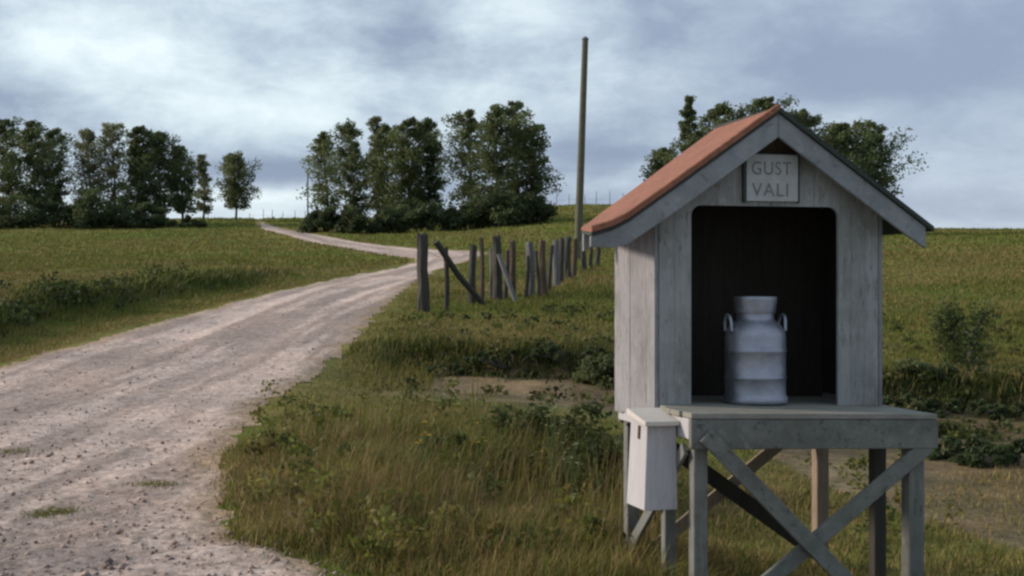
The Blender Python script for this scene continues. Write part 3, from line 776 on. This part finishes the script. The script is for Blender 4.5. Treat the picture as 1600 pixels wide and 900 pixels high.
for px, Y, w, h_, lb in ((835, 11.6, 1.0, .62, 'dark leafy weeds in the middle of the verge'), (905, 11.2, .95, .66, 'tall dark leafy weeds beside the pale flowering weed'), (950, 10.4, .7, .50, 'dark weeds next to the mailbox'), (700, 11.0, .6, .32, 'dark green weeds behind the yellow flowers'),
        (700, 8.6, .5, .22, 'dark green weeds at the lower frame edge')):
    x_, y_, z_ = at(px, Y); bush(lb, (x_, y_, z_), w, h_, (.042, .062, .020), VG, name='leafy_weed', leafsz=.045, dens=1.0, nc_=26, cat='weeds')


def flower_mat(n, c):
    m, N, L, b, o = new_mat(n); g = noise(N, L, obj_pos(N), 40, 2, .5)
    L.new(mixc(N, L, g, tuple(v * .75 for v in c), c), b.inputs['Base Color']); return m
M['yellow'] = flower_mat('yellow petals', (.55, .36, .03)); M['cream'] = flower_mat('cream petals', (.36, .40, .22)); M['stemg'] = flower_mat('green stems', (.07, .10, .025))
M['rust'] = flower_mat('rusty petals', (.28, .12, .05))
def flower(label, px, Y, h_, mat, n=7, spread=.05, size=.016, group=None):
    x_, y_, z_ = at(px, Y); root = empty('wild_flower', (x_, y_, z_)); tag(root, label, 'flower', group)
    ms, mf = MB(), MB()
    for i in range(n):
        t = Vector((x_ + R.uniform(-spread, spread), y_ + R.uniform(-spread, spread), z_ + h_ * R.uniform(.75, 1.05)))
        ms.tube([Vector((x_, y_, z_ - .05)), Vector((x_, y_, z_)).lerp(t, .5) + Vector((.01, 0, 0)), t], [.004, .003, .002], 4, False)
        for k_ in range(6):
            a_ = k_ * 1.047 + R.random(); dv = Vector((math.cos(a_), math.sin(a_), .35)) * size; sv = Vector((-math.sin(a_), math.cos(a_), 0)) * size * .5
            mf.add([t, t + dv * .6 - sv, t + dv + Vector((0, 0, .002)), t + dv * .6 + sv], [(0, 1, 2, 3)])
    ms.build('stem', M['stemg'], root); mf.build('blossom', mat, root)
flower('bright yellow flowers in the middle of the verge grass', 658, 10.0, .52, M['yellow'], 9, .05, .020)
flower('smaller yellow flowers right of the bright ones', 752, 10.2, .50, M['yellow'], 5, .035, .017)
flower('rust coloured seed head above the bright yellow flowers', 664, 10.3, .60, M['rust'], 4, .03, .014)
flower('tall cream flowering weed in the dark verge growth near the mailbox', 868, 9.9, .72, M['cream'], 12, .07, .016)
flower('lower cream flowering weed beside the taller one', 893, 9.7, .50, M['cream'], 10, .08, .015)
flower('single cream flowers near the lower edge left of the mailbox post', 908, 8.8, .34, M['cream'], 3, .04, .013)
flower('thin cream flowers where the verge meets the cut', 742, 12.6, .55, M['cream'], 4, .05, .013)

# ------------------------------------------------------------------ pole and fences
def pole_thing():
    Y = 52; x_, y_, z_ = at(902, Y)
    x2 = (914.5 - 800) / F * Y; z2 = (450 - 62) / F * Y
    root = empty('utility_pole', (x_, y_, z_)); tag(root, 'bare tall wooden pole leaning slightly beside the fence', 'pole')
    mb = MB(); mb.tube([(x_ + (x2 - x_) * t, y_, z_ - .3 + (z2 - z_ + .3) * t) for t in (0, .25, .5, .75, 1)], [.15, .14, .13, .12, .11], 12)
    mb.build('shaft', M['pole'], root, smooth=True)
    mb = MB(); mb.lathe((x2, y_, z2 + .001), [(.13, 0), (.125, .05), (.02, .12)], 12); mb.build('cap', M['old_pale'], root)
pole_thing()

fence_root = empty('pole_fence', at(740, 29)); tag(fence_root, 'rough fence of weathered leaning poles running from the gate post up to the tall pole', 'fence')
def post(px, top, bot, wpx, mat, dx=0, Y=None):
    """pole fence part: distance follows from where its foot meets the ground"""
    if Y is None:
        ys = np.linspace(22, 75, 400); xs = (px - 800) / F * ys; rows = 450 - height(xs, ys) / ys * F
        Y = float(ys[np.argmin(np.abs(rows - bot))])
    x_, y_, z_ = at(px, Y); zt = (450 - top) / F * Y; xt = (px + dx - 800) / F * Y; r = wpx * (1.0 if px == 661 else 1.15) / F * Y / 2
    mb = MB(); n = 5
    mb.tube([(x_ + (xt - x_) * t + .02 * math.sin(t * 4 + px), y_ + .02 * math.cos(t * 3 + px), z_ - .2 + (zt - z_ + .2) * t) for t in [i / n for i in range(n + 1)]], [r * (1.1 - .2 * i / n) for i in range(n + 1)], 9)
    for k_, v_ in enumerate(mb.v):
        a_ = R.uniform(-.13, .13) * r; top_ = k_ >= len(mb.v) - 9
        mb.v[k_] = (v_[0] + a_, v_[1] + R.uniform(-.13, .13) * r, v_[2] + (R.uniform(-.6, .6) * r if top_ else 0))
    mb.build('post', mat, fence_root); return Vector((x_, y_, z_)), Vector((xt, y_, zt)), Y
pts = []
spec = [(661, 366, 487, 19, 'old', 0), (697, 388, 484, 7, 'old', 0), (738, 384, 474, 11, 'old', 1), (753, 372, 478, 7, 'old_brown', -1), (767, 388, 466, 6, 'old_pale', 2), (778, 370, 470, 13, 'old', -3),
        (802, 376, 462, 10, 'old_brown', -3), (829, 380, 462, 12, 'old_pale', -1), (850, 377, 462, 10, 'old_brown', -2), (822, 400, 468, 5, 'old', 3), (868, 376, 448, 9, 'old_pale', 2), (877, 373, 442, 9, 'old', 0), (889, 370, 436, 9, 'old', -2),
        (897, 374, 434, 7, 'old_brown', 1), (912, 378, 424, 7, 'old', -1), (922, 384, 420, 6, 'old', 1), (934, 382, 416, 7, 'old', 0), (842, 392, 464, 5, 'old', -4), (790, 392, 468, 6, 'old', 2), (770, 380, 467, 7, 'old', 1), (858, 384, 455, 6, 'old', 3)]
for sp in spec: pts.append(post(sp[0], sp[1], sp[2], sp[3], M[sp[4]], sp[5]))
gp = pts[0]; Yg = gp[2]
mb = MB(); mb.tube([((681 - 800) / F * (Yg + .1), Yg + .1, (450 - 377) / F * Yg), ((716 - 800) / F * (Yg + .5), Yg + .5, (450 - 430) / F * Yg), at(757, Yg + 1.1)], [.075, .07, .07], 9)
mb.build('brace', M['old'], fence_root, smooth=True)
Yb = pts[5][2]
mb = MB(); mb.tube([((779 - 800) / F * Yb, Yb - .15, (450 - 398) / F * Yb), at(806, Yb - .6)], [.055, .06], 9)
mb.build('brace', M['old_pale'], fence_root, smooth=True)
order = sorted([p for p in pts], key=lambda p: p[2])
mb = MB()
for hfr in (.45, .8):
    mb.tube([p[0].lerp(p[1], hfr) for p in order], .0035, 4, False)
mb.build('wire', M['iron'], fence_root)

# faint far fences on the crest
def far_fence(label, px0, px1, Y, n, h_, group=None, mat='old'):
    root = empty('stake_fence', at((px0 + px1) / 2, Y)); tag(root, label, 'fence', group)
    tops = []
    for i in range(n):
        px = px0 + (px1 - px0) * (i + R.uniform(-.15, .15)) / max(1, n - 1); x_, y_, z_ = at(px, Y); hh = h_ * R.uniform(.7, 1.2)
        mb = MB(); mb.tube([(x_, y_, z_ - .2), (x_ + R.uniform(-.05, .05), y_, z_ + hh)], [.035, .025], 6); mb.build('stake', M[mat], root)
        tops.append(Vector((x_, y_, z_ + .7 * h_ * .7)))
    mb = MB(); mb.tube(tops, .006, 4, False); mb.build('wire', M['iron'], root)
far_fence('faint row of tall thin stakes on the hill crest by the tall pole', 850, 1015, 158, 9, 1.3)
far_fence('faint low stakes on the crest between the free tree and the road', 392, 478, 140, 6, .9)
far_fence('faint stakes on the open crest of the field beyond the shelter', 1400, 1640, 124, 7, .6) if False else None
x_, y_, z_ = at(481, 118); rt = empty('wooden_stake', (x_, y_, z_)); tag(rt, 'thin upright stake at the outer edge of the clump by the road', 'stake')
mb = MB(); mb.tube([(x_, y_, z_ - .2), (x_, y_, (450 - 268) / F * 118)], [.07, .05], 7); mb.build('shaft', M['old'], rt)

# ------------------------------------------------------------------ the milk stand
L0 = Vector((.863, 6.85, 0)); WA = Vector((.9714, .2374, 0)); DA = Vector((-.2374, .9714, 0)); W_ = 1.293
def P(w, d, z): return L0 + WA * w + DA * d + Vector((0, 0, z))
def tz(w): return -.03 * w / W_         # the deck has settled towards one end
shed = empty('milk_shelter', P(W_ / 2, .55, -1.6)); tag(shed, 'small gabled milk shelter of weathered white boards with red roof on a timber stand', 'milk shelter')

def boxp(mb, w0, w1, d0, d1, z0, z1, tilt=0, tb=None):
    """box in the stand's own axes; tilt=1 follows the settled deck"""
    a = [(w0, d0), (w1, d0), (w1, d1), (w0, d1)]
    mb.hexa([P(w, d, z0 + tilt * tz(w)) for w, d in a] + [P(w, d, z1 + tilt * tz(w)) for w, d in a])

def beam(mb, a, b, width, depth, nrm=None):
    """board from a to b (world), face perpendicular to nrm"""
    a, b = Vector(a), Vector(b); t = (b - a).normalized(); n = (nrm or DA).normalized(); s = t.cross(n).normalized() * width / 2; n = n * depth / 2
    mb.hexa([a - s - n, a + s - n, a + s + n, a - s + n, b - s - n, b + s - n, b + s + n, b - s + n])

D1, D2, HW = .456, 1.133, 1.233
# deck of loose boards running along the stand
nb = 9
mb = MB()
for i in range(nb):
    d0 = -.035 + i * (1.17 / nb); boxp(mb, (-.02 + R.uniform(-.008, .008)) if d0 + 1.17 / nb < D1 else .001, W_ + R.uniform(-.01, .012), d0 + .003, d0 + 1.17 / nb - .004, -.628, -.600 + R.uniform(-.002, .002), 1)
mb.build('deck', M['deck'], shed, bevel=.003)
mb = MB(); boxp(mb, -.012, W_ + .012, -.030, .002, -.775, -.6305, 1); mb.build('front_beam', M['stand'], shed, bevel=.004)
mb = MB(); boxp(mb, .0, W_, 1.10, 1.13, -.75, -.6305, 1); mb.build('rear_beam', M['stand'], shed, bevel=.004)
mb = MB(); boxp(mb, -.012, .014, .004, 1.098, -.73, -.6305); mb.build('side_beam', M['box'], shed, bevel=.004)
mb = MB(); boxp(mb, W_ - .014, W_ + .012, .004, 1.098, -.75, -.6305, 1); mb.build('side_beam', M['stand'], shed, bevel=.004)

def leg(w, d, z0, z1, s=.07, mat='stand_leg', s2=None):
    g = P(w, d, 0); zb = gz(g.x, g.y) - .12
    mb = MB(); boxp(mb, w, w + s, d, d + (s2 or s), zb, z1); mb.build('leg', M[mat], shed, bevel=.004)
leg(.016, .006, 0, -.632, .072)
leg(1.165, .006, 0, -.662, .085)
leg(.016, 1.02, 0, -.632, .07); leg(W_ - .14, 1.02, 0, -.662, .075, 'raw')
leg(.018, .42, 0, -.632, .06); leg(W_ - .11, .40, 0, -.662, .07, 'old')

mb = MB(); beam(mb, P(.055, -.046, -.705), P(1.02, -.046, -1.665), .080, .026); mb.build('brace', M['stand'], shed, bevel=.003)
mb = MB(); beam(mb, P(1.255, -.012, -.790), P(.12, -.012, -1.63), .080, .026); mb.build('brace', M['stand'], shed, bevel=.003)
mb = MB(); beam(mb, P(1.21, 1.085, -.70), P(.02, 1.085, -1.58), .07, .022); mb.build('brace', M['raw'], shed, bevel=.003)
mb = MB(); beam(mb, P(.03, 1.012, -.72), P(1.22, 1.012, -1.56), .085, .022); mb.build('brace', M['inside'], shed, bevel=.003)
mb = MB(); beam(mb, P(-.014, .05, -.78), P(-.014, 1.08, -1.55), .065, .022, WA); mb.build('brace', M['stand_leg'], shed, bevel=.003)

# board walls
RIDGE_W, RIDGE_Z, SL = .5965, .900, .69
def under(w): return RIDGE_Z - abs(w - RIDGE_W) * SL - .012
def gable(w): return min(under(w), .702)  # front boards stop short, leaving room for the dark shade board
# side wall (long boards hanging below the deck), left and right
def side_wall(w0, w1, mat, zb0, zb1, n, name='side_wall'):
    mb = MB(); dd = (D2 - D1) / n
    for i in range(n):
        d0 = D1 + i * dd; j = R.uniform(-.003, .003)
        z0 = zb0 + (zb1 - zb0) * (i + .5) / n + R.uniform(-.006, .006)
        a = [(w0 + j, d0 + .0012), (w1 + j, d0 + .0012), (w1 + j, d0 + dd - .0012), (w0 + j, d0 + dd - .0012)]
        mb.hexa([P(w, d, z0) for w, d in a] + [P(w, d, under(w0 if w0 < .6 else w1)) for w, d in a])
    return mb.build(name, M[mat], shed, bevel=.002)
side_wall(-.024, -.002, 'wall_side', -.652, -.69, 5)
side_wall(HW + .002, HW + .024, 'wall_side', -.63, -.63, 5)
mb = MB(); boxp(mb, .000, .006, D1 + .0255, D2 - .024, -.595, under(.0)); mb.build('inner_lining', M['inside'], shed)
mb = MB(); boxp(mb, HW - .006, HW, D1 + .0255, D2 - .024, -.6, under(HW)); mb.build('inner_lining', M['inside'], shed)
# rear wall
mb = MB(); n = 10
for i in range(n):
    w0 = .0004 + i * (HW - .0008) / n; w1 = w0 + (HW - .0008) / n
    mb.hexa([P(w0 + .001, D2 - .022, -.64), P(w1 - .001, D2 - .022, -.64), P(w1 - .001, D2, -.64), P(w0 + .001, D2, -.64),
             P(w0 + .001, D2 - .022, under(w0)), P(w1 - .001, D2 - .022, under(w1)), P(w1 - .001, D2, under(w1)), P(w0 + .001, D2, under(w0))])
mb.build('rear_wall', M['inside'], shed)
# front wall : boards either side of the doorway and above it, with rounded upper corners of the opening
O0, O1, OT, OR = .1744, 1.002, .428, .055
def front_board(mb, w0, w1, bot, j):
    z = lambda w: bot(w)
    pts_ = [(w0, z(w0)), (w1, z(w1)), (w1, gable(w1)), (w0, gable(w0))]
    if w0 < RIDGE_W < w1:
        pts_ = [(w0, z(w0)), (w1, z(w1)), (w1, gable(w1)), (RIDGE_W, gable(RIDGE_W)), (w0, gable(w0))]
    k = len(pts_)
    mb.add([P(w, D1 - .0 + j, zz) for w, zz in pts_] + [P(w, D1 + .022 + j, zz) for w, zz in pts_],
           [tuple(range(k)), tuple(range(2 * k - 1, k - 1, -1))] + [(i, i + k, (i + 1) % k + k, (i + 1) % k) for i in range(k)])
def open_z(w):
    if w <= O0 or w >= O1: return -.597 + tz(w)
    e_ = min(w - O0, O1 - w)
    return OT - (0 if e_ >= OR else OR - math.sqrt(max(0, OR ** 2 - (OR - e_) ** 2)))
mb = MB()
low_ = lambda w: -.598 + tz(w)
for a_, b_ in ((0.0, .085), (.0862, O0), (O1, 1.075), (1.0762, 1.152), (1.1532, HW)): front_board(mb, a_, b_ - .0, low_, R.uniform(-.002, .002))
edges = [O0] + [O0 + OR * f for f in (.06, .15, .3, .5, .75, 1)] + [O0 + .14, O0 + .227, .488, .5965, .70, O1 - .227, O1 - .14] + [O1 - OR * f for f in (1, .75, .5, .3, .15, .06)] + [O1]
for a_, b_ in zip(edges[:-1], edges[1:]):
    wide = b_ - a_ > .06
    fn = lambda w, lo=a_, hi=b_: open_z(min(max(w, lo + 1e-5), hi - 1e-5))
    front_board(mb, a_ + (.0006 if wide else 0), b_ - (.0006 if wide else 0), fn, R.uniform(-.0015, .0015) if wide else 0)
mb.build('front_wall', M['wall_front'], shed)
mb = MB(); pr = [(.36, .695), (.833, .695), (RIDGE_W, under(RIDGE_W) - .002)]
mb.add([P(w, D1 + .026, z) for w, z in pr] + [P(w, D1 + .044, z) for w, z in pr], [(0, 1, 2), (5, 4, 3), (0, 3, 4, 1), (1, 4, 5, 2), (2, 5, 3, 0)])
mb.build('gable_shade_board', M['old_brown'], shed)  # dark brown board set back; its colour stands in for roof overhang shade

# roof
Dr0, Dr1 = .33, 1.19
FL = [(.5965, .924), (.30, .7165), (.05, .5415), (-.214, .360), (-.30, .318), (-.4085, .286)]
BL = [(.5965, .905), (.36, .735), (.14, .575), (-.07, .425), (-.14, .372), (-.198, .333)]
def sheet(mb, front, back, th=.020, n=6, d0=Dr0 - .03, d1=Dr1):
    top = []
    for j in range(n + 1):
        t = j / n
        top.append([P(f[0] + (b[0] - f[0]) * t, d0 + (d1 - d0) * t, f[1] + (b[1] - f[1]) * t) for f, b in zip(front, back)])
    m_ = len(front); vs = [v for r in top for v in r] + [v - Vector((0, 0, th)) for r in top for v in r]; K = (n + 1) * m_; fs = []
    for j in range(n):
        for i in range(m_ - 1):
            a = j * m_ + i; fs.append((a, a + 1, a + m_ + 1, a + m_)); fs.append((a + K, a + m_ + K, a + m_ + 1 + K, a + 1 + K))
    for i in range(m_ - 1): fs.append((i, i + K, i + 1 + K, i + 1)); a = n * m_ + i; fs.append((a, a + 1, a + 1 + K, a + K))
    for j in range(n): a = j * m_; fs.append((a, a + m_, a + m_ + K, a + K)); a = j * m_ + m_ - 1; fs.append((a, a + K, a + m_ + K, a + m_))
    mb.add(vs, fs)
roof = MB(); sheet(roof, [(w, z + .006) for w, z in FL], [(w, z + .006) for w, z in BL], .016)
for t in (.015,):      # standing battens over the sheet joints
    line = []
    for f, b in zip(FL, BL): line.append(P(f[0] + (b[0] - f[0]) * t, Dr0 - .03 + (Dr1 - Dr0 + .03) * t, f[1] + (b[1] - f[1]) * t + .012))
    roof.tube(line, .012, 6)
rf = roof.build('roof', M['red'], shed, smooth=True); rf['label'] = 'red painted roof slope'
mb = MB(); sheet(mb, [(w - .004 * 0, z - .0125) for w, z in FL], [(w, z - .0125) for w, z in BL], .014, d0=Dr0 - .022); mb.build('roof_boarding', M['felt'], shed)
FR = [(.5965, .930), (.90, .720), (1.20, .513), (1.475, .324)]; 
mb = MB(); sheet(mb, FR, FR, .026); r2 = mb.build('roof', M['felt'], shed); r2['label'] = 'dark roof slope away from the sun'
# barge boards
def barge(top, thick, d, name='barge_board'):
    mb = MB(); k = len(top)
    f = [P(w, d, z) for w, z in top] + [P(w, d, z - t) for (w, z), t in zip(top, thick)]
    g = [v + DA * .024 for v in f]
    fs = []
    for i in range(k - 1):
        fs += [(i, i + 1, k + i + 1, k + i), (2 * k + i, 3 * k + i, 3 * k + i + 1, 2 * k + i + 1), (i, 2 * k + i, 2 * k + i + 1, i + 1), (k + i, k + i + 1, 3 * k + i + 1, 3 * k + i)]
    fs += [(0, k, 3 * k, 2 * k), (k - 1, 3 * k - 1, 4 * k - 1, 2 * k - 1)]
    mb.add(f + g, fs); return mb.build(name, M['barge'], shed, bevel=.003)
barge([(w, z - .030) for w, z in FL], [.120, .122, .120, .112, .088, .052], Dr0 - .012)
barge([(.599, .899), (.90, .691), (1.20, .484), (1.437, .322)], [.120, .122, .120, .115], Dr0 - .010)
barge([(w, z - .03) for w, z in BL], [.10] * 6, Dr1 - .04); barge([(.599, .899), (1.20, .484), (1.44, .318)], [.10] * 3, Dr1 - .04)
# short soffit boards closing the eaves
mb = MB(); beam(mb, P(.5965, Dr0 + .02, .845), P(.5965, Dr1 - .05, .845), .05, .06, WA); mb.build('ridge_beam', M['inside'], shed)

# sign with two lines of worn letters
sg = MB(); boxp(sg, .4686, .757, D1 - .030, D1 - .014, .452, .695); sign = sg.build('sign', M['sign'], shed, bevel=.002); sign['label'] = 'white name board with worn lettering over the opening'
for a_, b_ in ((.452, .4675), (.758, .766)):
    mb = MB(); boxp(mb, a_, b_, D1 - .030, D1 - .004, .445, .70); mb.build('batten', M['felt'], shed)
def text(s, w0, z0, size, sx=1.0):
    c = bpy.data.curves.new('lettering', 'FONT'); c.body = s; c.size = size; c.extrude = .0005; c.offset = .0; c.space_character = 1.12
    tmp = bpy.data.objects.new('lettering', c); COL.objects.link(tmp)
    dg = bpy.context.evaluated_depsgraph_get(); me = bpy.data.meshes.new_from_object(tmp.evaluated_get(dg)); bpy.data.objects.remove(tmp)
    o0 = parent_world(sign)
    for v in me.vertices:
        x_, y_, z_ = v.co; q_ = P(w0 + x_ * sx, D1 - .0308 - z_, z0 + y_); v.co = q_ - o0
    me.materials.clear(); me.materials.append(M['ink'])
    o = bpy.data.objects.new('lettering', me); COL.objects.link(o); o.parent = sign
text('GUST', .493, .590, .098, .86); text('VALI', .497, .478, .098, .98)

# ------------------------------------------------------------------ mailbox
mbx = empty('mailbox', P(-.09, .27, -1.09)); tag(mbx, 'white wooden mailbox with slanted lid hanging on the side of the stand', 'mailbox')
w0, w1, d0, d1 = -.178, -.020, .15, .394
zt0, zt1, zb = -.672, -.640, -1.088
b_ = MB()
b_.hexa([P(w0 - .012, d0 - .01, zb), P(w1 + .003, d0 - .01, zb), P(w1 + .003, d1, zb), P(w0 - .018, d1, zb), P(w0 + .006, d0, zt0), P(w1, d0, zt0), P(w1, d1, zt1), P(w0 + .006, d1, zt1)])
b_.build('body', M['box'], mbx, bevel=.003)
l_ = MB(); l_.hexa([P(w0 - .016, d0 - .035, zt0 - .002), P(w1 + .006, d0 - .035, zt0 - .002), P(w1 + .006, d1 + .01, zt1 + .002), P(w0 - .016, d1 + .01, zt1 + .002),
                    P(w0 - .016, d0 - .035, zt0 + .020), P(w1 + .006, d0 - .035, zt0 + .020), P(w1 + .006, d1 + .01, zt1 + .032), P(w0 - .016, d1 + .01, zt1 + .032)])
l_.build('lid', M['lid'], mbx, bevel=.003)
h_ = MB(); h_.hexa([P(w0 - .006, .24, zt0 - .075), P(w0 + .004, .24, zt0 - .075), P(w0 + .004, .262, zt0 - .075), P(w0 - .006, .262, zt0 - .075), P(w0 - .003, .24, zt0 - .01), P(w0 + .005, .24, zt0 - .01), P(w0 + .005, .262, zt0 - .01), P(w0 - .003, .262, zt0 - .01)])
h_.build('latch', M['iron'], mbx)
h_ = MB(); boxp(h_, w1 + .0005, -.0125, .22, .30, -.73, -.68); h_.build('bracket', M['iron'], mbx)

# ------------------------------------------------------------------ milk can
cp = P(.574, .56, -.6 + tz(.574) + .002); can = empty('milk_can', cp); tag(can, 'dull aluminium milk can with two upright handles standing in the shelter opening', 'milk can')
mb = MB(); mb.lathe(cp, [(.150, .0), (.166, .004), (.170, .012), (.170, .034), (.164, .042), (.160, .055), (.160, .13), (.164, .136), (.164, .144), (.160, .150), (.160, .27), (.164, .276), (.164, .284), (.160, .290),
                         (.160, .352), (.158, .372), (.150, .392), (.136, .412), (.118, .430), (.104, .440), (.099, .448), (.098, .485), (.100, .492)], 56)
mb.build('body', M['alu'], can, smooth=True, angle=50)
mb = MB(); mb.lathe(cp, [(.104, .478), (.107, .486), (.108, .500), (.114, .548), (.116, .560), (.112, .566), (.103, .566), (.098, .556), (.02, .552)], 48)
mb.build('lid', M['alu'], can, smooth=True, angle=50)
for s in (-1, 1):
    mb = MB(); a = WA * s
    bpts = []
    for i in range(11):
        t = i / 10 * math.pi; bpts.append(cp + a * (.151 + .006 * math.sin(t)) + DA * (.045 * math.cos(t)) + Vector((0, 0, .385 + .085 * math.sin(t) ** .6)))
    mb.tube(bpts, .0085, 8); mb.build('handle', M['alu'], can, smooth=True)
print('objects', len(bpy.data.objects))
